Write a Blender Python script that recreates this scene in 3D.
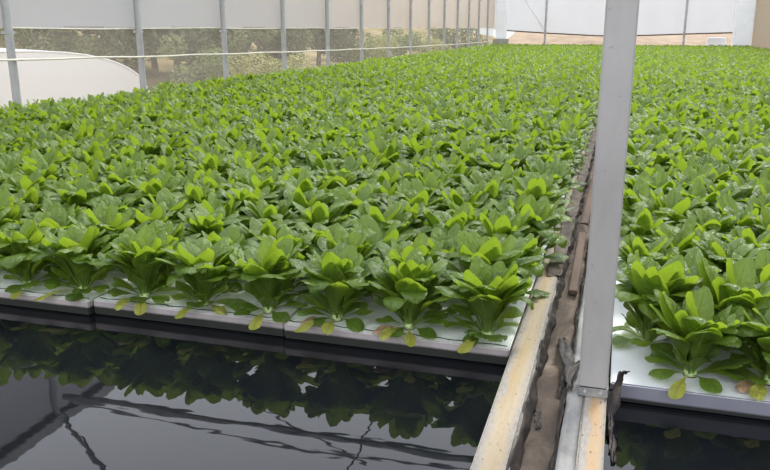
import bpy, bmesh, math, random
import numpy as np
from mathutils import Vector, Matrix
D = bpy.data; C = bpy.context.scene.collection
for o in list(D.objects): D.objects.remove(o)
S = bpy.context.scene
PI = math.pi

# ------------------------------------------------------------ camera, light, exposure
ZC = 1.41                      # eye height; raft tops lie 1 m lower
PHI = math.radians(15.14); YAW = math.radians(16.85)
Fv = Vector((-math.sin(YAW)*math.cos(PHI), math.cos(YAW)*math.cos(PHI), -math.sin(PHI)))
Rv = Vector((math.cos(YAW), math.sin(YAW), 0)); Uv = Rv.cross(Fv)
cam = D.objects.new('camera', D.cameras.new('camera')); C.objects.link(cam)
cam.data.sensor_width = 36; cam.data.lens = 765/770*36
cam.data.clip_start = .02; cam.data.clip_end = 400
cam.matrix_world = Matrix(((Rv.x, Uv.x, -Fv.x, 0), (Rv.y, Uv.y, -Fv.y, 0), (Rv.z, Uv.z, -Fv.z, ZC), (0, 0, 0, 1)))
S.camera = cam

w = D.worlds.new('overcast_sky'); S.world = w; w.use_nodes = True
nt = w.node_tree; bg = nt.nodes['Background']
tc = nt.nodes.new('ShaderNodeTexCoord'); sp = nt.nodes.new('ShaderNodeSeparateXYZ'); rp = nt.nodes.new('ShaderNodeValToRGB')
rp.color_ramp.elements[0].position = 0; rp.color_ramp.elements[0].color = (.86, .89, .92, 1)
rp.color_ramp.elements[1].position = .22; rp.color_ramp.elements[1].color = (2.0, 2.08, 2.3, 1)
for pz, cz in ((.6, (2.0, 2.08, 2.3, 1)), (.8, (.72, .74, .82, 1))): q = rp.color_ramp.elements.new(pz); q.color = cz
nt.links.new(tc.outputs['Generated'], sp.inputs[0]); nt.links.new(sp.outputs['Z'], rp.inputs[0]); nt.links.new(rp.outputs[0], bg.inputs[0])
bg.inputs[1].default_value = 1.9
sun = D.objects.new('sun', D.lights.new('sun', 'SUN')); C.objects.link(sun)
sun.data.energy = 6.0; sun.data.angle = math.radians(14); sun.data.color = (1, .97, .9)
sun.rotation_euler = (math.radians(-34), math.radians(14), 0)

S.view_settings.view_transform = 'Standard'; S.view_settings.look = 'None'
S.view_settings.gamma = 1; S.view_settings.use_curve_mapping = False
S.view_settings.exposure = -0.5

# ------------------------------------------------------------ helpers
def label(o, lab=None, cat=None, group=None, kind=None):
    if lab: o['label'] = lab
    if cat: o['category'] = cat
    if group: o['group'] = group
    if kind: o['kind'] = kind
    return o
def link(name, me, mat=None, parent=None, smooth=False):
    o = D.objects.new(name, me); C.objects.link(o)
    if mat and not me.materials: me.materials.append(mat)
    if parent: o.parent = parent
    if smooth: me.polygons.foreach_set('use_smooth', [True]*len(me.polygons))
    return o
def empty(name, loc=(0, 0, 0)):
    o = D.objects.new(name, None); C.objects.link(o); o.location = loc; o.empty_display_size = .05
    return o
def bm_obj(name, bm, mat, parent=None, smooth=False):
    me = D.meshes.new(name); bmesh.ops.recalc_face_normals(bm, faces=bm.faces[:]); bm.to_mesh(me); bm.free()
    return link(name, me, mat, parent, smooth)
def box(bm, x0, x1, y0, y1, z0, z1, bevel=0):
    r = bmesh.ops.create_cube(bm, size=1)
    for v in r['verts']:
        v.co = Vector((x0+(v.co.x+.5)*(x1-x0), y0+(v.co.y+.5)*(y1-y0), z0+(v.co.z+.5)*(z1-z0)))
    if bevel:
        es = list({e for v in r['verts'] for e in v.link_edges})
        bmesh.ops.bevel(bm, geom=es, offset=bevel, segments=2, affect='EDGES')
def tube(bm, pts, r, n=8, cap=True):
    pts = [Vector(p) for p in pts]; rings = []
    for i, p in enumerate(pts):
        d = (pts[min(i+1, len(pts)-1)]-pts[max(i-1, 0)]).normalized()
        a = d.cross(Vector((0, 0, 1)));
        if a.length < 1e-3: a = Vector((1, 0, 0))
        a.normalize(); b = d.cross(a)
        rr = r[i] if isinstance(r, (list, tuple)) else r
        rings.append([bm.verts.new(p+(a*math.cos(2*PI*k/n)+b*math.sin(2*PI*k/n))*rr) for k in range(n)])
    for A, B in zip(rings, rings[1:]):
        for k in range(n): bm.faces.new((A[k], A[(k+1) % n], B[(k+1) % n], B[k]))
    if cap: bm.faces.new(rings[0]); bm.faces.new(rings[-1])
def grid(bm, f, nu, nv):
    V = [[bm.verts.new(f(i/nu, j/nv)) for i in range(nu+1)] for j in range(nv+1)]
    for j in range(nv):
        for i in range(nu): bm.faces.new((V[j][i], V[j][i+1], V[j+1][i+1], V[j+1][i]))
def lerp_pts(pts, y):
    for (a, b), (c, d) in zip(pts, pts[1:]):
        if y <= c: return b+(d-b)*(y-a)/(c-a)
    return pts[-1][1]

# ------------------------------------------------------------ materials
class M:
    def __init__(s, name, rough=.6, base=(.5, .5, .5), metal=0, spec=.5):
        s.m = D.materials.new(name); s.m.use_nodes = True; s.t = s.m.node_tree; s.n = s.t.nodes
        s.b = s.n['Principled BSDF']; s.out = s.n['Material Output']
        s.b.inputs['Roughness'].default_value = rough; s.b.inputs['Base Color'].default_value = (*base, 1)
        s.b.inputs['Metallic'].default_value = metal; s.b.inputs['Specular IOR Level'].default_value = spec
    def N(s, t, **k):
        n = s.n.new('ShaderNode'+t)
        for a, v in k.items():
            if isinstance(v, bpy.types.NodeSocket): s.t.links.new(v, n.inputs[a.replace('_', ' ')])
            elif hasattr(n, a) and not a in [i.name for i in n.inputs]: setattr(n, a, v)
            else: n.inputs[a.replace('_', ' ')].default_value = v
        return n
    def L(s, a, b): s.t.links.new(a, b)
    def noise(s, scale, stretch=(1, 1, 1), detail=4, rough=.6, src='Object', dist=0):
        c = s.N('TexCoord'); mp = s.N('Mapping'); s.L(c.outputs[src], mp.inputs[0]); mp.inputs['Scale'].default_value = stretch
        n = s.N('TexNoise'); s.L(mp.outputs[0], n.inputs['Vector'])
        n.inputs['Scale'].default_value = scale; n.inputs['Detail'].default_value = detail
        n.inputs['Roughness'].default_value = rough; n.inputs['Distortion'].default_value = dist
        return n.outputs['Fac']
    def ramp(s, fac, stops):
        r = s.N('ValToRGB'); s.L(fac, r.inputs[0]); e = r.color_ramp.elements
        while len(e) < len(stops): e.new(.5)
        for q, (p, c) in zip(e, stops): q.position = p; q.color = (*c, 1) if len(c) == 3 else c
        return r.outputs[0]
    def mix(s, fac, a, b, mode='MIX'):
        m = s.N('Mix'); m.data_type = 'RGBA'; m.blend_type = mode
        for v, i in ((fac, 0), (a, 6), (b, 7)):
            if isinstance(v, bpy.types.NodeSocket): s.L(v, m.inputs[i])
            else: m.inputs[i].default_value = v if i == 0 else (*v, 1)
        return m.outputs[2]
    def math(s, op, a, b=0., c=0., clamp=False):
        m = s.N('Math'); m.operation = op; m.use_clamp = clamp
        for v, i in ((a, 0), (b, 1), (c, 2)):
            if isinstance(v, bpy.types.NodeSocket): s.L(v, m.inputs[i])
            else: m.inputs[i].default_value = v
        return m.outputs[0]
    def color(s, c): s.L(c, s.b.inputs['Base Color']); return s
    def bump(s, h, strength=.3, dist=.01):
        b = s.N('Bump'); s.L(h, b.inputs['Height']); b.inputs['Strength'].default_value = strength; b.inputs['Distance'].default_value = dist
        s.L(b.outputs[0], s.b.inputs['Normal']); return s
def simple(name, c0, c1, scale=8, rough=.7, stretch=(1, 1, 1), metal=0, bump=.2, spec=.4, bd=.005):
    m = M(name, rough, metal=metal, spec=spec); n = m.noise(scale, stretch)
    m.color(m.ramp(n, [(.3, c0), (.7, c1)])); m.bump(n, bump, bd); return m.m

def film(name, col, transp, transl, dirt=None):
    """plastic film or net: part lets light straight through, part scatters it"""
    m = M(name); n = m.noise(.9, (1, 1, 1), 3)
    c = m.mix(n, tuple(v*.93 for v in col), col)
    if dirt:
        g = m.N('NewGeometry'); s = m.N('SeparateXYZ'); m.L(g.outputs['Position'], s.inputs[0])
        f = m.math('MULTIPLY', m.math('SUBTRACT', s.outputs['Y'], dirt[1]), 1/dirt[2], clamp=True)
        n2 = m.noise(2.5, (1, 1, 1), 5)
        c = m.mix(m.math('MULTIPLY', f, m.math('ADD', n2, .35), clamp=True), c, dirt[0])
    d = m.N('BsdfDiffuse'); tl = m.N('BsdfTranslucent'); tp = m.N('BsdfTransparent')
    m.L(c, d.inputs[0]); m.L(c, tl.inputs[0])
    a = m.N('MixShader'); a.inputs[0].default_value = transl; m.L(d.outputs[0], a.inputs[1]); m.L(tl.outputs[0], a.inputs[2])
    b = m.N('MixShader'); b.inputs[0].default_value = transp; m.L(a.outputs[0], b.inputs[1]); m.L(tp.outputs[0], b.inputs[2])
    m.L(b.outputs[0], m.out.inputs[0]); m.n.remove(m.b); return m.m

m_roof = film('roof_film', (.93, .94, .95), .72, .7)
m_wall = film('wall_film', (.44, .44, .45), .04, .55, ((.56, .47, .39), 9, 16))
m_back = film('end_film', (.50, .51, .53), .04, .55)
m_band = film('shade_band', (.36, .36, .4), .12, .5)
m_net = film('insect_net', (.40, .36, .31), .56, .45)
m_tan = film('tan_net', (.3, .25, .18), .1, .45)

def leafmat(name, old, young, tl_col, tl=.42, yellow=False):
    m = M(name, .33, spec=.62)
    at = m.N('Attribute'); at.attribute_name = 'tone'
    uv = m.N('UVMap'); s = m.N('SeparateXYZ'); m.L(uv.outputs[0], s.inputs[0])
    u = m.math('ABSOLUTE', m.math('SUBTRACT', m.math('MULTIPLY', s.outputs['X'], 2), 1)); v = s.outputs['Y']
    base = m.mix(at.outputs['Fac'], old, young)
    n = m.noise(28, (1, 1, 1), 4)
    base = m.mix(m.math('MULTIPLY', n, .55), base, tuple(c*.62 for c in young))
    # midrib and side veins
    rw = m.math('MULTIPLY', m.math('SUBTRACT', 1.0, v), .22)
    rib = m.math('SUBTRACT', 1.0, m.math('DIVIDE', u, m.math('ADD', rw, .02)), clamp=True)
    vein = m.math('SINE', m.math('MULTIPLY', m.math('SUBTRACT', v, m.math('MULTIPLY', u, .16)), 58))
    vein = m.math('MULTIPLY', m.math('SUBTRACT', vein, .72, clamp=True), .9, clamp=True)
    pet = m.math('SUBTRACT', 1.0, m.math('MULTIPLY', v, 3.6), clamp=True)
    pale = m.math('MAXIMUM', m.math('MAXIMUM', m.math('MULTIPLY', rib, .7), vein), pet)
    base = m.mix(m.math('MULTIPLY', pale, .6), base, (.33, .48, .13) if not yellow else (.6, .55, .22))
    m.color(base)
    m.bump(m.math('ADD', m.noise(45, (1, 1, 1), 3), m.math('MULTIPLY', pale, -.5)), 1.0, .009)
    t = m.N('BsdfTranslucent'); m.L(m.mix(.75, base, tl_col), t.inputs[0])
    mx = m.N('MixShader'); mx.inputs[0].default_value = tl
    m.L(m.b.outputs[0], mx.inputs[1]); m.L(t.outputs[0], mx.inputs[2]); m.L(mx.outputs[0], m.out.inputs[0])
    return m.m
m_leaf = leafmat('green_leaf', (.036, .088, .022), (.16, .25, .028), (.42, .60, .03))
m_yleaf = leafmat('yellowing_leaf', (.32, .36, .05), (.5, .5, .1), (.6, .62, .1), .35, True)
m_wither = leafmat('withered_leaf', (.36, .2, .12), (.5, .34, .22), (.5, .35, .2), .3, True)
m_stem = simple('pale_stem', (.3, .42, .14), (.5, .6, .3), 30)
m_plug = simple('root_plug', (.05, .035, .02), (.14, .1, .06), 60, .9)

def raftmat():
    m = M('floating_board', .55, spec=.3)
    g = m.N('NewGeometry'); s = m.N('SeparateXYZ'); m.L(g.outputs['Position'], s.inputs[0])
    nf = m.N('SeparateXYZ'); m.L(g.outputs['Normal'], nf.inputs[0])
    n = m.noise(9, (1, 1, 1), 6); n2 = m.noise(60, (1, 1, 1), 3)
    top = m.mix(m.ramp(n, [(.48, (0, 0, 0)), (.75, (1, 1, 1))]), (.74, .77, .75), (.45, .47, .38))
    top = m.mix(m.ramp(n2, [(.62, (0, 0, 0)), (.75, (1, 1, 1))]), top, (.3, .3, .2))
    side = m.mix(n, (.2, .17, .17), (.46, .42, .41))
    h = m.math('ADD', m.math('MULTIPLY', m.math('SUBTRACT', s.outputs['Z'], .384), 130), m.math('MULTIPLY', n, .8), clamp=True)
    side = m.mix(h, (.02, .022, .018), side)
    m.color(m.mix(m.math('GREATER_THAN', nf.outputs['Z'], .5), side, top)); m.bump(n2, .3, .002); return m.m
m_raft = raftmat()
def raftmat2():
    m = M('right_floating_board', .5, spec=.3)
    g = m.N('NewGeometry'); s = m.N('SeparateXYZ'); m.L(g.outputs['Position'], s.inputs[0])
    n = m.noise(7, (1, 1, 1), 6)
    c = m.mix(n, (.74, .76, .78), (.6, .61, .64))
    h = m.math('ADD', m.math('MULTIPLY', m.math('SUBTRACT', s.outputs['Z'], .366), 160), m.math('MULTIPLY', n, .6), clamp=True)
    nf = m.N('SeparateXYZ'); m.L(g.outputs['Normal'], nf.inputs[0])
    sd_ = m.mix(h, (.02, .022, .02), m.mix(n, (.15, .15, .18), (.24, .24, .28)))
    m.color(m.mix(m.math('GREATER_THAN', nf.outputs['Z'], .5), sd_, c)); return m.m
m_raft2 = raftmat2()
m_crack = M('dark_seam', .9, (.03, .028, .026)).m

def timbermat(name, pale, yel, dark, grain_x):
    m = M(name, .75, spec=.25)
    g = m.noise(30, (1, .06, 1), 6, .65); g2 = m.noise(14, (1, .5, 1), 5, .7); g3 = m.noise(90, (1, .4, 1), 3)
    c = m.mix(m.ramp(g, [(.38, (0, 0, 0)), (.62, (1, 1, 1))]), pale, yel)
    cc = m.N('TexCoord'); s = m.N('SeparateXYZ'); m.L(cc.outputs['Object'], s.inputs[0])
    # worn grey-tarry borders along both long edges
    e = m.math('ABSOLUTE', m.math('SUBTRACT', s.outputs['X'], grain_x[0]))
    e = m.math('ADD', m.math('MULTIPLY', m.math('SUBTRACT', e, grain_x[1]), 70), m.math('MULTIPLY', m.math('SUBTRACT', g2, .5), 3.5), clamp=True)
    c = m.mix(e, c, m.mix(g3, (.15, .135, .12), (.42, .395, .35)))
    c = m.mix(m.ramp(g3, [(.63, (0, 0, 0)), (.7, (1, 1, 1))]), c, dark)
    m.color(c); m.bump(g, .6, .004); return m.m
m_timL = timbermat('weathered_timber', (.36, .305, .22), (.35, .26, .14), (.1, .075, .06), (-.226, .017))
m_timR = timbermat('sawn_timber', (.36, .29, .2), (.38, .24, .12), (.16, .1, .06), (.004, .009))
def galvmat():
    m = M('galvanised_steel', .55, metal=.25, spec=.4)
    n = m.noise(7, (1, 1, .35), 5); n2 = m.noise(55, (1, 1, 1), 2)
    c = m.ramp(n, [(.3, (.29, .28, .265)), (.7, (.38, .37, .35))])
    c = m.mix(m.ramp(n2, [(.66, (0, 0, 0)), (.73, (1, 1, 1))]), c, (.27, .26, .25))
    m.color(c); m.bump(n2, .08, .002); return m.m
m_galv = galvmat()
m_galvd = simple('dull_steel', (.3, .3, .3), (.42, .42, .42), 6, .5, metal=.2)
m_strip = simple('scuffed_metal_strip', (.13, .13, .125), (.30, .295, .28), 18, .55, (1, .4, 1), spec=.4)
def linermat():
    m = M('black_liner', .55, spec=.25); n = m.noise(20, (1, .5, 1), 6)
    m.color(m.ramp(n, [(.4, (.02, .018, .017)), (.6, (.06, .05, .044)), (.78, (.15, .12, .1))])); m.bump(n, .5, .01); return m.m
m_liner = linermat()
m_dliner = simple('muddy_liner', (.04, .032, .027), (.17, .135, .105), 12, .8, (1, .3, 1), bump=.5)
def mudmat():
    m = M('drying_mud', .85, spec=.25); n = m.noise(9, (1, .35, 1), 7, .6, dist=.6); n2 = m.noise(50, (1, 1, 1), 4)
    c = m.ramp(n, [(.3, (.045, .036, .03)), (.48, (.085, .066, .05)), (.62, (.19, .15, .115)), (.78, (.32, .27, .21))])
    m.color(m.mix(m.math('MULTIPLY', n2, .5), c, (.09, .07, .055))); m.bump(n2, .6, .006); return m.m
m_mud = mudmat()
m_plank = simple('reddish_plank', (.06, .04, .03), (.17, .11, .08), 14, .8, (1, .08, 1), bump=.4)
def watermat():
    m = M('still_water', .0, (.006, .007, .009), spec=.5); m.b.inputs['IOR'].default_value = 1.36
    a = m.noise(5, (1, 2.2, 1), 2, .5); b = m.noise(1.4, (1, 1.6, 1), 2, .5)
    m.bump(m.math('ADD', m.math('MULTIPLY', a, .3), b), .015, .06); m.b.inputs['Roughness'].default_value = .015; return m.m
m_water = watermat()
m_soil = simple('dry_soil', (.16, .11, .07), (.3, .22, .14), 3, .95)
def grassmat():
    m = M('dry_grass_slope', .95, spec=.1); n = m.noise(.35, (1, 1, 1), 6); n2 = m.noise(3, (1, 1, 1), 5)
    c = m.ramp(n, [(.35, (.12, .1, .045)), (.5, (.3, .22, .12)), (.65, (.42, .33, .2))])
    m.color(m.mix(m.math('MULTIPLY', n2, .5), c, (.16, .17, .05))); return m.m
m_grass = grassmat()
m_bank = simple('bare_earth_bank', (.22, .155, .10), (.32, .245, .165), 1.3, .95)
m_tunnel = M('white_tunnel_plastic', .4, (.93, .93, .94)).m
m_white = simple('white_plastic_wrap', (.8, .82, .86), (.9, .91, .93), 2, .4)
m_conc = simple('grey_concrete', (.24, .24, .2), (.36, .35, .3), 6, .9)
m_cream = simple('cream_hose', (.55, .53, .45), (.66, .62, .52), 5, .6)
m_bush = [simple('bush_dark', (.05, .075, .035), (.13, .16, .07), 6, .9), simple('bush_mid', (.13, .17, .06), (.24, .28, .11), 6, .9),
          simple('bush_yellow', (.3, .33, .09), (.46, .46, .16), 6, .9)]
m_bark = simple('grey_bark', (.13, .1, .08), (.28, .24, .2), 8, .95)

# ------------------------------------------------------------ setting
XL, XR, Y0, Y1 = -6.16, 5.5, -3.0, 38.8
ZW = .35
bm = bmesh.new()
box(bm, XL-.1, XR+.1, Y0-3, Y1+.3, -.12, 0); label(bm_obj('floor', bm, m_soil), kind='structure')

# hillside ground outside
def hill(x, y):
    d = XL-.4-x
    z = -.05-.85*min(1, max(0, d)/6)
    z += max(0, d-13)*.26+max(0, d-22)*.12
    z += .35*math.sin(x*.21+y*.13)+.2*math.sin(y*.37-x*.1) if d > 4 else 0
    return z
bm = bmesh.new(); grid(bm, lambda u, v: (XL-.4-70*(1-u)**1.5, -12+150*v, hill(XL-.4-70*(1-u)**1.5, -12+150*v)), 60, 90)
label(bm_obj('ground_hillside', bm, m_grass, smooth=True), kind='structure')
def bankz(x, y):
    d = y-Y1-.5
    return -.06+.18*min(d, 6)*.9+max(0, d-6)*.07+.12*math.sin(x*.6+d*.4)*min(1, d/4)
bm = bmesh.new(); grid(bm, lambda u, v: (XL-.3+60*u, Y1+.4+60*v**1.5, bankz(XL-.3+60*u, Y1+.4+60*v**1.5)), 60, 40)
label(bm_obj('ground_bank', bm, m_bank, smooth=True), kind='structure')

# walls of film; insect net under the left one
def sheet(name, f, nu, nv, mat, parent=None):
    bm = bmesh.new(); grid(bm, f, nu, nv); return bm_obj(name, bm, mat, parent, True)
GZ = 3.78
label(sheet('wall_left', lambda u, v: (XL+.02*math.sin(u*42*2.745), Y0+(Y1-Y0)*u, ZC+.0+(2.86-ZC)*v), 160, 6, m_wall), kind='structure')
label(sheet('wall_left_band', lambda u, v: (XL+.01+.03*math.sin(u*60), Y0+(Y1-Y0)*u, 2.86-.07*math.sin(u*150)*(1-v)+(GZ-2.86)*v), 200, 4, m_band), kind='structure')
label(sheet('wall_left_net', lambda u, v: (XL-.01+.01*math.sin(u*120), Y0+(Y1-Y0)*u, .02+(ZC+.02-.02)*v), 160, 4, m_net), kind='structure')
sag = [(-6.2, -.08), (-5.85, -.1), (-3.67, -.235), (-1.1, -.36), (1, -.33), (2.6, -.27), (4.84, -.2), (6, -.2)]
label(sheet('wall_back', lambda u, v: (XL+(XR-XL)*u, Y1+.03*math.sin(u*60)*(1-v), (ZC+lerp_pts(sag, XL+(XR-XL)*u))*(1-v)+4.9*v), 60, 6, m_back), kind='structure')
label(sheet('wall_right', lambda u, v: (XR, Y0+(Y1-Y0)*u, .02+GZ*v), 80, 6, m_tan), kind='structure')
def arch(xa, xb, rise):
    return lambda u, v: (xa+(xb-xa)*u, Y0+(Y1-Y0)*v, GZ+.08+rise*(1-(2*u-1)**2)**.8)
label(sheet('ceiling', arch(XL, 0, 1.5), 24, 30, m_roof), kind='structure')
label(sheet('ceiling_right', arch(0, XR, 1.35), 24, 30, m_roof), kind='structure')
# edge tube of the film, far edge roll
bm = bmesh.new(); tube(bm, [(XL+.04, Y0+(Y1-Y0)*k/30, ZC-.005+.008*math.sin(k*2.1)) for k in range(31)], .007)
label(bm_obj('trim_1', bm, m_cream), kind='structure')
bm = bmesh.new(); tube(bm, [(x, Y1-.03, ZC+lerp_pts(sag, x)) for x in [XL+.25+(XR-XL-.5)*k/24 for k in range(25)]], .03)
label(bm_obj('trim_2', bm, m_plank), kind='structure')
for k, x in enumerate((XL+.05, 0.0)):
    bm = bmesh.new(); box(bm, x-.08, x+.08, Y0, Y1, GZ-.06, GZ+.07, .01)
    label(bm_obj('trim_%d' % (3+k), bm, m_galvd), kind='structure')

# ------------------------------------------------------------ left wall posts, hose, roof frame
ords = ['first', 'second', 'third', 'fourth', 'fifth', 'sixth', 'seventh', 'eighth', 'ninth', 'tenth', 'eleventh', 'twelfth', 'thirteenth', 'fourteenth', 'fifteenth',
        'sixteenth', 'seventeenth', 'eighteenth', 'nineteenth', 'twentieth', 'twenty-first', 'twenty-second', 'twenty-third', 'twenty-fourth', 'twenty-fifth']
post_src = None
for k in range(15):
    y = 6.68+2.286*k
    if y > Y1-.3: break
    if post_src is None:
        e = empty('wall_post'); bm = bmesh.new(); tube(bm, [(0, 0, .1), (0, 0, GZ-.061)], .043, 14); bm_obj('tube', bm, m_galvd, e, False)
        bm = bmesh.new(); box(bm, -.09, .09, -.09, .09, 0, .1, .01); bm_obj('footing', bm, m_conc, e)
        bm = bmesh.new(); box(bm, -.05, .03, -.055, .055, ZC-.06, ZC-.03); bm_obj('clamp', bm, m_galvd, e)
        post_src = e
    else:
        e = post_src.copy(); C.objects.link(e)
        for ch in post_src.children: c = ch.copy(); C.objects.link(c); c.parent = e
    e.location = (XL+.085, y, 0)
    lab = 'grey steel post on the left net wall, ' + ('leftmost and nearest in the photo' if k == 0 else '%s from the left' % ords[k])
    if k == 14: pass
    label(e, lab, 'post', 'posts along the left wall')
bm = bmesh.new()
hp = [(-1, -.1), (4, -.26), (6.68, -.321), (8.98, -.369), (13.9, -.443), (21.6, -.536), (30, -.6), (38, -.62)]
tube(bm, [(XL+.16, y, ZC+lerp_pts(hp, y)+.012*math.sin(y*1.37)**2) for y in [-1+.75*k for k in range(52)]], .011)
label(bm_obj('irrigation_hose', bm, m_cream), 'pale cream hose strung along the left net wall below the white film', 'hose')

for k in range(3):
    y = 6.75+6.86*k
    e = empty('roof_truss', (0, y, 0))
    bm = bmesh.new(); tube(bm, [(XL+.17, 0, 3.47), (-3.1, 0, 3.44), (-.1, 0, 3.47)], .035, 10); bm_obj('tie_beam', bm, m_galvd, e)
    bm = bmesh.new(); tube(bm, [(XL+.17, .0, 3.5)]+[(XL+.2+(5.9)*t, 0, 3.5+.14*math.sin(PI*t)) for t in (.1, .3, .5, .7, .9)]+[(-.1, 0, 3.5)], .012, 6); bm_obj('cable', bm, m_galvd, e)
    bm = bmesh.new()
    tube(bm, [(XL+.12+(5.95)*u, 0, GZ+.02+1.44*(1-(2*u-1)**2)**.8) for u in [i/16 for i in range(17)]], .022, 8); bm_obj('hoop', bm, m_galvd, e)
    for i, x in enumerate((-.8,)):
        u = (x-XL)/6.16; bm = bmesh.new(); tube(bm, [(x, 0, 3.46), (x, 0, GZ+.02+1.44*(1-(2*u-1)**2)**.8)], .014, 6); bm_obj('strut', bm, m_galvd, e)
    label(e, 'grey steel roof truss, %s' % ('the one mirrored across the dark water' if k == 0 else '%s from the front' % ords[k]), 'roof truss', 'roof trusses')
for nm, a, b in (('slanting wire at the left, mirrored in the bottom left of the water', (-5.95, 6.6, 3.6), (-4.4, 5.55, 3.62)),
                 ('hanging wire mirrored at the bottom centre of the water', (-2.5, 8.1, 3.62), (-2.3, 6.3, 3.58)),
                 ('long slanting wire mirrored left of the middle of the water', (-4.45, 7.7, 3.6), (-2.2, 6.6, 3.6))):
    bm = bmesh.new(); a = Vector(a); b = Vector(b)
    a2 = a+(a-b)*.0; tube(bm, [a2.lerp(b, t/10)+Vector((.03*math.sin(t*1.9), 0, .0)) for t in range(11)], .011, 6)
    label(bm_obj('bracing_wire', bm, m_galvd), 'thin grey '+nm, 'wire')

# ------------------------------------------------------------ front steel pole and walkway between the two pools
e = empty('steel_pole', (-.0105, 2.08, .41))
bm = bmesh.new(); box(bm, -.0395, .0395, -.04, .04, .012, GZ-.06-.41, .004); bm_obj('column', bm, m_galv, e)
bm = bmesh.new(); box(bm, -.042, .042, -.043, .045, .0, .03, .003); bm_obj('foot_sleeve', bm, m_strip, e)
bm = bmesh.new()
for x in (-.02, .022): tube(bm, [(x, -.049, .018), (x, -.042, .018)], .005, 6)
bm_obj('bolt', bm, m_galvd, e)
label(e, 'tall square galvanised steel pole standing on the timber between the two beds', 'pole')

bm = bmesh.new()
box(bm, -.272, -.182, Y0, Y1-1, .30, .411, .008)
o = bm_obj('timber_curb', bm, m_timL)
bm = bmesh.new(); box(bm, -.268, -.186, Y0, Y1-1, 0, .299); bm_obj('curb_base', bm, m_liner, o)
label(o, 'worn cream timber curb edging the left pool', 'timber curb')
bm = bmesh.new()
box(bm, -.034, .0295, Y0, Y1-1, .30, .410, .006)
o = bm_obj('timber_curb', bm, m_timR)
bm = bmesh.new(); box(bm, -.032, .028, Y0, Y1-1, 0, .299); bm_obj('curb_base', bm, m_liner, o)
label(o, 'sawn timber curb with orange grain under the steel pole, edging the right pool', 'timber curb')
bm = bmesh.new()
random.seed(4)
ys = [Y0+(Y1-1-Y0)*(k/300) for k in range(301)]
grid(bm, lambda u, v: (-.079+.044*u, Y0+(8-Y0)*v, .403+.004*math.sin(v*150+u*2)+.004*math.sin(v*61)), 4, 160)
o = bm_obj('edge_strip', bm, m_strip, smooth=True)
md = o.modifiers.new('thick', 'SOLIDIFY'); md.thickness = .006
label(o, 'scuffed grey metal strip lying beside the timber under the pole', 'metal strip')

# mud in the gap
def mudz(x, y):
    return .372+.007*math.sin(y*9+x*30)+.006*math.sin(y*23-x*50)+.004*math.sin(y*51+x*14)-.004*((x+.13)/.05)**2
bm = bmesh.new(); grid(bm, lambda u, v: (-.183+.106*u, Y0+(Y1-1-Y0)*v, mudz(-.183+.106*u, Y0+(Y1-1-Y0)*v)), 10, 1100)
label(bm_obj('mud_fill', bm, m_mud, smooth=True), 'dried brown mud filling the gap between the two timber curbs', 'mud', kind='stuff')
# crumpled black liner along the gap sides
def crumple(x0, x1, ya, yb, z0, z1, nu, nv, seed, amp, name, lab, par=None, cat='pond liner', mat=None):
    r = random.Random(seed); ph = [r.uniform(0, 6) for _ in range(8)]
    def f(u, v):
        y = ya+(yb-ya)*v
        n = math.sin(y*17+ph[0]+u*3)+.7*math.sin(y*41+ph[1]-u*5)+.5*math.sin(y*83+ph[2]+u*9)+.4*math.sin(y*7+ph[3])
        return (x0+(x1-x0)*u+amp*n*.5, y+.01*math.sin(u*7+y*30), z0+(z1-z0)*u+amp*.6*math.sin(y*29+ph[4]+u*4)+amp*.5*math.sin(y*67+ph[5]))
    bm = bmesh.new(); grid(bm, f, nu, nv); o = bm_obj(name, bm, mat or m_liner, par, True)
    md = o.modifiers.new('thick', 'SOLIDIFY'); md.thickness = .0015
    if lab: label(o, lab, cat)
    return o
crumple(-.163, -.182, 1.2, 9, .372, .413, 5, 500, 2, .006, 'pond_liner', 'crinkled black plastic liner edge beside the cream timber curb')
crumple(-.092, -.080, 1.2, 9, .38, .405, 5, 500, 3, .005, 'pond_liner', 'crinkled black plastic liner edge beside the grey metal strip')
def planks(y, ln, x, wd, lab, rz):
    bm = bmesh.new(); box(bm, -wd/2, wd/2, 0, ln, 0, .02, .003); o = bm_obj('wood_scrap', bm, m_plank); o.location = (x, y, .373); o.rotation_euler = (0, 0, rz)
    label(o, lab, 'wood scrap')
crumple(-.176, -.238, 3.1, 34, .416, .418, 8, 1400, 12, .006, 'gap_liner', 'dirty dark liner folded over the far stretch of the cream curb', mat=m_dliner)
planks(3.0, .95, -.12, .035, 'thin reddish wood scrap lying in the gap left of the pole, nearer one', .01)
planks(4.15, 1.6, -.13, .04, 'long reddish wood scrap lying in the gap behind the pole, farther one', -.006)

# liner tatters around the pole foot
def flap(name, pts, wd, lab, seed):
    r = random.Random(seed); bm = bmesh.new(); P = [Vector(p) for p in pts]; n = len(P)-1; rows = []
    for j in range(17):
        t = j/16*n; i = min(int(t), n-1); p = P[i].lerp(P[i+1], t-i); ww = wd[i]+(wd[i+1]-wd[i])*(t-i); row = []
        for k in range(6):
            u = k/5-.5; a = .5+.6*math.sin(j*.5+seed)
            row.append(bm.verts.new(p+Vector((u*ww*math.cos(a)+.003*math.sin(k*2.3+j), u*ww*math.sin(a)+r.uniform(-.002, .002), .006*math.sin(k*2.1+j*.9+seed)))))
        rows.append(row)
    for A, B in zip(rows, rows[1:]):
        for k in range(5): bm.faces.new((A[k], A[k+1], B[k+1], B[k]))
    o = bm_obj(name, bm, m_liner, None, True); md = o.modifiers.new('thick', 'SOLIDIFY'); md.thickness = .002
    label(o, lab, 'plastic scrap')
flap('liner_scrap', [(.036, 2.03, .36), (.04, 2.06, .41), (.056, 2.09, .435), (.066, 2.1, .468), (.078, 2.09, .475)], [.05, .05, .042, .022, .012], 'torn black plastic flap sticking up right of the pole foot', 3)
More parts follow.
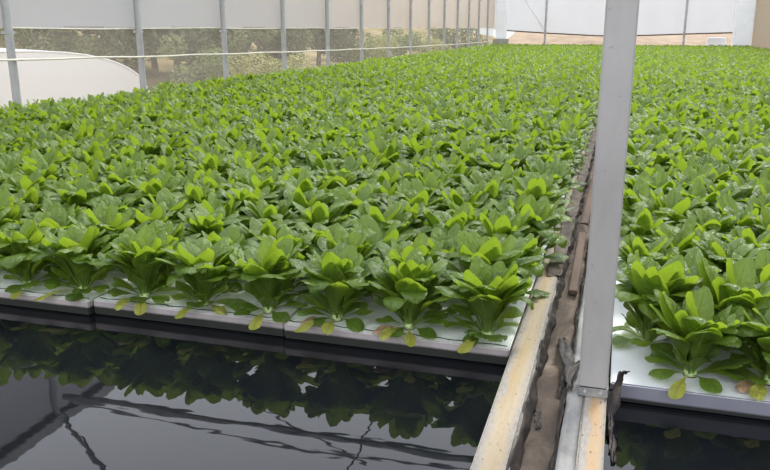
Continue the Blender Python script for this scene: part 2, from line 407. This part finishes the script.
flap('liner_scrap', [(.04, 2.0, .385), (.05, 1.9, .36), (.056, 1.8, .352)], [.012, .02, .008], 'black plastic tail hanging into the right pool below the pole foot', 5)
flap('liner_scrap', [(-.055, 2.3, .40), (-.066, 2.22, .425), (-.078, 2.14, .43), (-.075, 2.06, .415)], [.02, .035, .04, .03], 'folded black plastic scrap against the left side of the pole foot', 7)
flap('liner_scrap', [(-.13, 2.5, .385), (-.10, 2.36, .40), (-.085, 2.2, .41), (-.1, 2.08, .39)], [.03, .05, .045, .02], 'crumpled dark plastic lying across the mud behind the pole foot', 9)
flap('liner_scrap', [(-.15, 1.98, .375), (-.145, 1.93, .382), (-.14, 1.88, .372)], [.02, .025, .01], 'small curled plastic shred on the mud by the cream curb', 11)

# pools
for nm, xa, xb, lab in (('pool_water', -5.98, -.2725, 'dark still water of the left pool mirroring the crop and roof'), ('pool_water', .030, 5.2, 'dark water of the right pool beside the steel pole')):
    bm = bmesh.new(); box(bm, xa, xb, Y0, Y1-1.02, .02, ZW); o = bm_obj(nm, bm, m_water); label(o, lab, 'water', kind='stuff')
for x0, x1, lab in ((-6.04, -5.982, 'low timber pool edge along the left wall, behind the crop'), (5.202, 5.26, 'low timber pool edge along the right wall, behind the crop')):
    bm = bmesh.new(); box(bm, x0, x1, Y0, Y1-1, 0, .40, .006); label(bm_obj('pool_edge', bm, m_timL), lab, 'pool edge')
bm = bmesh.new(); box(bm, XL+.2, XR-.2, Y1-.99, Y1-.93, 0, .40, .006); label(bm_obj('pool_edge', bm, m_timL), 'low timber pool edge at the far end of both beds', 'pool edge')

# ------------------------------------------------------------ floating boards
def make_raft(x0, x1, y0, y1, mat, right):
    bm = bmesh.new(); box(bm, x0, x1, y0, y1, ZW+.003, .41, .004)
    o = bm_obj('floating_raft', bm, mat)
    rr = random.Random(int(x0*100)); bm = bmesh.new()
    if not right:   # dark seam just behind the front lip
        n = 40; V = []
        for i in range(n+1):
            x = x0+.01+(x1-x0-.02)*i/n; wob = .004*math.sin(i*1.3+x0*9)+rr.uniform(-.002, .002)
            V.append((bm.verts.new((x, y0+.022+wob, .4112)), bm.verts.new((x, y0+.028+wob+rr.uniform(0, .003), .4112))))
        for a, b in zip(V, V[1:]): bm.faces.new((a[0], b[0], b[1], a[1]))
        bm_obj('front_seam', bm, m_crack, o)
    return o
SP = .265
pos_names = ['nearest the cream timber curb', 'second to the left of the cream timber curb', 'third to the left of the cream timber curb', 'fourth left of the curb']
xe = -.276; k = 0
while xe-.3 > -5.95:
    x1 = xe-.002; x0 = max(xe-3*SP+.003, -5.95)
    o = make_raft(x0, x1, 2.30+.012*math.sin(k*2.3), 3.36, m_raft, False)
    lab = 'white floating board, front of the left bed, %s from the cream timber curb' % ords[k]
    label(o, lab, 'floating board', 'front boards of the left bed'); xe -= 3*SP; k += 1
    if xe < -3.4: break
xe = .036; k = 0
while xe < 1.6:
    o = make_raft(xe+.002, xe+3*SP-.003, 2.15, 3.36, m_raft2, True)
    label(o, 'white floating board at the front of the right bed, ' + ('touching the pole side' if k == 0 else '%s from the pole' % ords[k]), 'floating board', 'front boards of the right bed'); xe += 3*SP; k += 1
bm = bmesh.new()
for xa, xb in ((-5.96, -.277), (.036, 5.18)):
    n = 7; wd = (xb-xa)/n
    for i in range(n):
        for j in range(32):
            y = 3.364+1.07*j
            if y+1.06 < Y1-1.03: box(bm, xa+wd*i+.002, xa+wd*(i+1)-.002, y, y+1.066, ZW+.003, .409)
box(bm, -5.96, -3.48, 2.31, 3.36, ZW+.003, .409)
box(bm, 1.64, 5.18, 2.16, 3.36, ZW+.003, .409)
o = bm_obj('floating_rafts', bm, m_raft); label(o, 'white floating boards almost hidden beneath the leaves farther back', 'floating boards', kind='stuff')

# ------------------------------------------------------------ leafy plants
def leaf(rng, L, W, az, e0, bend, cup, nu, nv, z0=.01, r0=.008, roll=0., fold=0.):
    if nv >= 8: ts = np.concatenate([np.linspace(0, .84, nv-2), [.92, .975, 1.0]])
    elif nv >= 5: ts = np.array([0, .34, .6, .8, .94, 1.0][:nv+1]) if nv == 5 else np.array([0, .3, .52, .7, .84, .95, 1.0])
    else: ts = np.array([0, .38, .66, .9, 1.0][:nv+1])
    ts = ts[-(nv+1):] if len(ts) > nv+1 else ts
    ca, sa = math.cos(az), math.sin(az)
    pts = []; r, z = r0, z0; pt = 0.; e = e0
    sub = 24; tt = np.linspace(0, 1, sub+1); R_ = [r]; Z_ = [z]; E_ = [e0]
    for i in range(sub):
        tm = (tt[i]+tt[i+1])/2; e = e0-bend*tm**1.8-fold*max(0, tm-.62)**1.2*3.4
        r += L/sub*math.cos(e); z += L/sub*math.sin(e); R_.append(r); Z_.append(z); E_.append(e)
    lat0 = rng.uniform(-.12, .12)*L
    V = []; UV = []
    ph = rng.uniform(0, 6.28); wav = rng.uniform(.0015, .005)
    for t in ts:
        r = np.interp(t, tt, R_); z = np.interp(t, tt, Z_); e = np.interp(t, tt, E_)
        s = max(0., (t-.16)/.84)
        wd = .13+.0*t
        if s > 0:
            wd = (1-((s-.64)/.36)**2)**.5 if s > .64 and s < 1 else (.13+.87*math.sin(PI/2*s/.64)**2.6 if s <= .64 else 0.)
        if t >= 1: wd = .26 if nv >= 8 else .42
        wd *= W/2
        lat = lat0*t*t
        for k in range(nu+1):
            u = k/nu*2-1
            x = u*wd; lift = cup*abs(u)**1.7*wd*(1-.9*t*t)-.6*wd*abs(u)**2*max(0, t-.5)*1.8 + wav*math.sin(t*11+ph+u*2.2)*abs(u)*min(1, s*2)
            if t >= 1: lift -= .0
            dz = x*math.sin(roll)
            x2 = x*math.cos(roll)+lat
            rr = r-math.sin(e)*lift; zz = z+math.cos(e)*lift+dz*.6
            back = .0
            if t >= 1: zz -= abs(u)*.001
            V.append((rr*ca-x2*sa, rr*sa+x2*ca, max(zz, .004))); UV.append((k/nu, t))
    F = []
    for j in range(len(ts)-1):
        for k in range(nu):
            a = j*(nu+1)+k; F.append((a, a+1, a+nu+2, a+nu+1))
    return V, F, UV
GA = 2.39996
def rosette(seed, n, nu, nv, H=.285, WS=1., FP=.75, SK=12):
    rng = random.Random(seed); V = []; F = []; UV = []; T = []
    a0 = rng.uniform(0, 6.28)
    for i in range(n):
        q = i/(n-1)             # 0 heart .. 1 oldest
        az = a0+i*GA+rng.uniform(-.3, .3)
        if q < .36:  L, W, e0, bd, cup, tone, r0 = H*rng.uniform(.88, 1.06), rng.uniform(.078, .1), math.radians(rng.uniform(76, 88)), rng.uniform(.1, .7), .4, rng.uniform(.6, 1), .006
        elif q < .7: L, W, e0, bd, cup, tone, r0 = H*rng.uniform(.84, 1.04), rng.uniform(.085, .112), math.radians(rng.uniform(66, 82)), rng.uniform(.4, 1.1), .45, rng.uniform(.3, .8), .012
        else: L, W, e0, bd, cup, tone, r0 = H*rng.uniform(.42, .72), rng.uniform(.05, .075), math.radians(rng.uniform(30, 66)), rng.uniform(.3, .9), .3, rng.uniform(.0, .4), .016
        if q > .7: L, W, e0, bd, tone = H*rng.uniform(.34, .62), rng.uniform(.055, .078), math.radians(rng.uniform(SK, 76)), rng.uniform(.0, .5), rng.uniform(0, .5)
        if q > .86: L, W, e0, bd, tone = H*rng.uniform(.36, .5), rng.uniform(.062, .082), math.radians(rng.uniform(10, 34)), rng.uniform(.3, .7), rng.uniform(0, .4)
        fold = (rng.uniform(.9, 2.6) if q > .12 else rng.uniform(.3, 1.2)) if rng.random() < FP and q < .7 else rng.uniform(0, .4)
        W *= .95*WS; cup *= .7; e0 += rng.uniform(-.12, .1)
        v, f, uv = leaf(rng, L, W, az, e0, bd, cup, nu, nv, .01, r0, rng.uniform(-.25, .25), fold)
        b = len(V); V += v; UV += uv; F += [tuple(x+b for x in q_) for q_ in f]; T += [tone]*len(v)
    return np.array(V, np.float32), np.array(F, np.int32), np.array(UV, np.float32), np.array(T, np.float32)
def mesh_np(name, V, F, UV, T, mat):
    me = D.meshes.new(name); nf = len(F)
    me.vertices.add(len(V)); me.vertices.foreach_set('co', V.ravel())
    me.loops.add(nf*4); me.loops.foreach_set('vertex_index', F.ravel())
    me.polygons.add(nf); me.polygons.foreach_set('loop_start', np.arange(nf, dtype=np.int32)*4)
    me.update(calc_edges=True)
    ul = me.uv_layers.new(name='UVMap'); ul.data.foreach_set('uv', UV[F.ravel()].ravel())
    at = me.attributes.new('tone', 'FLOAT', 'POINT'); at.data.foreach_set('value', T)
    me.polygons.foreach_set('use_smooth', np.ones(nf, bool)); me.materials.append(mat); me.update(); me.validate()
    return me
near = [mesh_np('foliage', *rosette(100+i, 50, 6, 11, WS=.93, FP=.38, SK=30), m_leaf) for i in range(7)]
mid = [rosette(200+i, 30, 3, 6, WS=.88) for i in range(5)]
low = [rosette(300+i, 14, 2, 5) for i in range(4)]
midm = [mesh_np('leafy_plant', *rosette(150+i, 46, 4, 8, WS=.86), m_leaf) for i in range(7)]

def one_leaf_mesh(name, seed, L, W, e0, bend, mat, r0=.03):
    rng = random.Random(seed); v, f, uv = leaf(rng, L, W, 0, e0, bend, .15, 4, 8, .012, r0, rng.uniform(-.2, .2), .1)
    v = [(x, y, z if x < .11 else z) for x, y, z in v]
    return mesh_np(name, np.array(v, np.float32), np.array(f, np.int32), np.array(uv, np.float32), np.full(len(v), rng.uniform(.2, .9), np.float32), mat)
yl = [one_leaf_mesh('yellow_leaf', 11, .16, .045, .12, .5, m_yleaf), one_leaf_mesh('yellow_leaf', 12, .14, .04, .1, .42, m_yleaf), one_leaf_mesh('yellow_leaf', 13, .13, .045, .2, .5, m_yleaf)]
wl = one_leaf_mesh('withered_leaf', 21, .11, .045, .1, .25, m_wither)
bm = bmesh.new(); tube(bm, [(0, 0, -.0), (0, 0, .012), (0, 0, .035)], [.017, .02, .012], 10); st = D.meshes.new('stem'); bm.to_mesh(st); bm.free(); st.materials.append(m_stem)
bm = bmesh.new(); tube(bm, [(0, 0, -.045), (0, 0, .002)], [.012, .02], 10); pg = D.meshes.new('root_plug'); bm.to_mesh(pg); bm.free(); pg.materials.append(m_plug)

# layout: rows of both beds, counted from the water and from the walkway
R = random.Random(77)
ROW = .225
rows = {'L': [], 'R': []}
def project(x, y, z):
    p = Vector((x, y, z))-Vector((0, 0, ZC)); d = p.dot(Fv); return 385+765*p.dot(Rv)/d, 235-765*p.dot(Uv)/d, d
j = 0; spots = []
while True:
    y = 2.38+ROW*j-(0 if j else .0)
    if y > Y1-1.25: break
    for k in range(22):
        x = (-.365 if j == 0 else -.34)-SP*k-(.07 if j % 2 else 0)
        if x < -5.92: break
        spots.append(('L', j, k, x, y))
    y2 = 2.27+ROW*j
    for k in range(20):
        x = .26+SP*k-(.125 if j % 2 else 0)
        if j == 0 and k >= 1: x -= .05
        if x > 5.12: break
        spots.append(('R', j, k, x, y2))
    j += 1
vis = []
for s in spots:
    b, j, k, x, y = s; px, py, d = project(x, y, .56); m = .12*765/d
    if -m < px < 770+m: vis.append(s)
hidden_by_pole = lambda s: False
cnt = 0; chosen = set()
order = sorted(vis, key=lambda s: (s[4]))
for s in order:
    if cnt >= 300: break
    chosen.add(s[:3]); cnt += 1
looks = {}
far_lists = {'mid': [], 'low': []}
n_ind = 0
trait_L = ['with a big drooping outer leaf', 'with several tall spoon-shaped leaves', 'with a yellowed leaf lying on the white board', 'with a yellow leaf hanging over the board edge',
           'with a fan of upright leaves', 'with broad curled leaves', 'with a low yellow leaf below it', 'at the left edge of the photo']
for s in spots:
    b, j, k, x, y = s
    rz = R.uniform(0, 2*PI); sc = R.uniform(.9, 1.1); jx, jy = R.uniform(-.022, .022), R.uniform(-.022, .022)
    if b == 'L' and k == 0 and j == 0: jx = 0
    tx, ty = R.uniform(-.07, .07), R.uniform(-.07, .07)
    if s[:3] in chosen:
        bed = 'left bed' if b == 'L' else 'right bed'
        who = '%s from the walkway, %s row back, %s' % (ords[k], ords[j], bed)
        if j == 0:
            e = empty('leafy_plant', (x+jx*.3, y+jy*.3, .411)); e.rotation_euler = (tx*.4, ty*.4, 0)
            fo = link('foliage', near[(k*3+(b == 'R')*2) % 7].copy() if False else near[(k*3+(b == 'R')*2) % 7], None, e); fo.rotation_euler = (0, 0, rz); sc2 = 1.0; fo.scale = (sc2, sc2, sc2*(.9 if b == 'L' else .86))
            link('stem', st, None, e); link('root_plug', pg, None, e)
            angs = {0: [-1.9], 1: [-1.3, -2.0], 2: [-1.5, -2.1], 3: [-1.45], 4: [-1.7, -.6], 5: [-1.75, -1.1], 6: [-2.2], 7: [-1.2]}.get(k, [-1.6])
            for q, a in enumerate(angs):
                yo = link('yellow_leaf', yl[(k+q) % 3], None, e); yo.rotation_euler = (0, 0, a); yo['label'] = 'yellowing lower leaf'
            if (b, k) in (('L', 1), ('L', 2), ('R', 1)):
                yo = link('withered_leaf', wl, None, e); yo.rotation_euler = (0, 0, -2.4); yo['label'] = 'pinkish brown withered leaf'
            lab = 'leafy plant with yellowed lower leaves, %s from the walkway, front row, %s' % (ords[k], bed)
        else:
            e = link('leafy_plant', (near if j < 2 else midm)[R.randrange(7)]) ; e.location = (x+jx, y+jy, .411)
            e.rotation_euler = (tx, ty, rz); e.scale = (sc, sc, sc*R.uniform(.93, 1.06)*min(1, .87+.022*j))
            lab = 'green leafy plant, ' + who
        label(e, lab, 'leafy plant', 'leafy plants of the '+bed); n_ind += 1
    else:
        far_lists['mid' if y < 13 else 'low'].append((x+jx, y+jy, rz, sc, tx, ty))
print('individual plants', n_ind, 'mass', {k: len(v) for k, v in far_lists.items()})
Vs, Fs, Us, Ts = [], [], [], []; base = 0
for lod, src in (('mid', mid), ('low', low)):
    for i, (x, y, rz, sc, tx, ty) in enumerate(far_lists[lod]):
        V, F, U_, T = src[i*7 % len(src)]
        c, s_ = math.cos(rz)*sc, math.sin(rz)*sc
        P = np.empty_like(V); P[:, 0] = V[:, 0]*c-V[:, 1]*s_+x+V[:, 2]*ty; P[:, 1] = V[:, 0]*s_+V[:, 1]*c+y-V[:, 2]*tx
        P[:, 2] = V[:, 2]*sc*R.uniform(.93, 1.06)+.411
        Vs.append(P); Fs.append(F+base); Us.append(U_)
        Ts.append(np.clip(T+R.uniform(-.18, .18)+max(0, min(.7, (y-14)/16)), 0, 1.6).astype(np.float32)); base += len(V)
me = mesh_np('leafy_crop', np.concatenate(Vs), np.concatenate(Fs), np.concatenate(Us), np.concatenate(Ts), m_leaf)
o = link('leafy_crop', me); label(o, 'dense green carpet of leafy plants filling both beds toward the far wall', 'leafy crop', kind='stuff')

# ------------------------------------------------------------ far end
def column(x, wx, lab, blk):
    e = empty('wrapped_column', (x, Y1-.5, 0)); bm = bmesh.new(); box(bm, -wx/2, wx/2, -.16, .16, .90 if blk else .44, 4.2, .03); bm_obj('shaft', bm, m_white, e)
    if blk:
        bm = bmesh.new(); box(bm, -.36, .36, -.24, .2, .0, .90, .02); bm_obj('concrete_block', bm, m_conc, e)
    else:
        bm = bmesh.new(); box(bm, -wx/2-.03, wx/2+.03, -.2, .2, .0, .44, .02); bm_obj('concrete_block', bm, m_conc, e)
    label(e, lab, 'column')
column(-5.72, .52, 'white wrapped column on a grey concrete block in the far left corner', True)
column(5.0, .75, 'white wrapped column at the far right end of the right bed', False)
for x, lab in ((-3.66, 'thin grey post on the far white wall, left of the steel pole'), (2.62, 'thin grey post on the far white wall, right of the steel pole')):
    bm = bmesh.new(); tube(bm, [(x, Y1-.12, .0), (x, Y1-.12, 4.85)], .05, 10); label(bm_obj('end_post', bm, m_galvd), lab, 'post')
bm = bmesh.new(); tube(bm, [(-5.2, Y1-.1, 3.4), (-3.72, Y1-.1, 1.35)], .02, 6); label(bm_obj('end_brace', bm, m_cream), 'faint white diagonal brace on the far wall near the left corner', 'brace')
bm = bmesh.new(); grid(bm, lambda u, v: (XL+.1+.25*math.sin(u*0)+(XR-XL-.2)*u, Y1+.6+.02*math.sin(u*70), .0+.3*v), 40, 2)
bm.free()
bm = bmesh.new(); box(bm, 3.75, 4.55, Y1+.9, Y1+1.5, .15, .98, .04); label(bm_obj('storage_tank', bm, m_white), 'small white box outside beneath the far film wall, left of the right column', 'box')

# ------------------------------------------------------------ white tunnel greenhouse outside
e = empty('tunnel_greenhouse', (0, 0, 0))
ax = Vector((-12.9, 19.2, 0)); di = Vector((-.86, .51, 0)).normalized()   # axis runs away from the camera
sd = Vector((-di.y, di.x, 0)); gz = -1.1; HW = 4.3; HT = 1.83
cen = Vector((-17.3, 18.9, gz))
def tun(u, v, k=1.0):
    a = PI*u; p = cen+sd*(math.copysign(abs(math.cos(a))**.8, math.cos(a))*HW*k)+di*(6*v)
    return p+Vector((0, 0, HT*k*abs(math.sin(a))**.75))
bm = bmesh.new(); grid(bm, tun, 28, 12)
# end wall facing the nets
ring = [bm.verts.new(tun(i/28, 0)) for i in range(29)]; bm.faces.new(ring)
bm_obj('film_cover', bm, m_tunnel, e, False)
for q in range(5):
    bm = bmesh.new(); tube(bm, [tun(i/20, q/4, 1.008) for i in range(21)], .03, 6); bm_obj('hoop', bm, m_white, e)
label(e, 'low white plastic tunnel greenhouse outside beyond the left net', 'tunnel greenhouse')

# ------------------------------------------------------------ bushes and trees on the hillside
def blob(rng, rad, n, ls):
    V = []; F = []
    c = [(Vector((rng.gauss(0, .45), rng.gauss(0, .45), rng.gauss(.0, .32)))*rad, rng.uniform(.4, .62)*rad) for _ in range(7)]
    for i in range(n):
        cc, cr = c[i % 7]; d = Vector((rng.gauss(0, 1), rng.gauss(0, 1), rng.gauss(0, 1))).normalized(); p = cc+d*cr*rng.uniform(.75, 1.05)
        a = Vector((rng.gauss(0, 1), rng.gauss(0, 1), rng.gauss(0, .6))).normalized(); b = a.cross(d+Vector((.1, .2, .3))).normalized(); s = ls*rng.uniform(.6, 1.3)
        k = len(V); V += [p-a*s, p+b*s*.5, p+a*s, p-b*s*.5]; F.append((k, k+1, k+2, k+3))
    return V, F
protos = {}
for kd, (n, ls) in enumerate(((4200, .075), (3600, .065), (3200, .06))):
    rng = random.Random(50+kd); V, F = blob(rng, 1.0, n, ls); me = D.meshes.new('crown'); me.from_pydata(V, [], F); me.materials.append(m_bush[kd]); protos[kd] = me
bm = bmesh.new(); tube(bm, [(0, 0, -1.9), (.03, 0, -.9), (0, .05, 0), (.1, 0, .5)], [.1, .08, .06, .03], 7); tube(bm, [(0, .03, -.4), (-.3, .1, .3)], .035, 5); tube(bm, [(0, .03, -.3), (.3, -.1, .35)], .035, 5)
trunk = D.meshes.new('trunk'); bm.to_mesh(trunk); bm.free(); trunk.materials.append(m_bark)
def at_px(px, Dn, X=None):
    """azimuth of a photo column at a distance"""
    a = math.atan((px-385)/792.5)-YAW; return Vector((math.sin(a)*Dn, math.cos(a)*Dn, 0))
BW = ['dark olive tree', 'mid green bush', 'yellow-green bush']
bs = [(14, 34, 0, 2.0), (40, 30, 1, 1.3), (62, 32, 1, 1.5), (86, 36, 0, 2.2), (112, 33, 0, 1.7), (152, 37, 0, 2.0), (176, 36, 0, 2.2), (200, 33, 1, 1.2), (216, 37, 0, 1.8), (236, 36, 1, 1.5), (258, 42, 0, 2.1),
      (262, 27, 2, 1.0), (277, 30, 2, .95), (292, 44, 1, 1.5), (318, 46, 0, 1.9), (343, 50, 1, 1.5), (372, 54, 2, 1.3), (396, 60, 1, 1.8), (428, 66, 2, 1.7), (455, 72, 1, 2.0)]
for i, (px, dn, kd, sz) in enumerate(bs):
    if px < 137: dn += 7 if kd else 9; sz *= 1.22
    p = at_px(px, dn); z = hill(p.x, p.y)
    e = empty('tree' if kd == 0 else 'bush', (p.x, p.y, z+sz*(1.1 if kd == 0 else .55))); e.scale = (sz*.95, sz*.95, sz*(.9 if kd else 1.0)); e.rotation_euler = (0, 0, i*1.7)
    link('crown', protos[kd], None, e); link('trunk', trunk, None, e)
    if px < 137: wh = ['first', 'second', 'third', 'fourth', 'fifth'][[b[0] for b in bs if b[0] < 137].index(px)]+' from the left seen above the white tunnel'
    elif px < 222: wh = ['first', 'second', 'third', 'fourth'][[b[0] for b in bs if 137 <= b[0] < 222].index(px)]+' from left between second and third wall posts'
    elif px < 280: wh = ['first', 'second', 'third', 'fourth', 'fifth'][[b[0] for b in bs if 222 <= b[0] < 280].index(px)]+' from left between third and fourth wall posts'
    else: wh = ords[[b[0] for b in bs if b[0] >= 280].index(px)]+' from the left beyond the fourth wall post'
    label(e, BW[kd]+' outside the net, '+wh, 'tree' if kd == 0 else 'bush', 'trees and bushes on the slope')
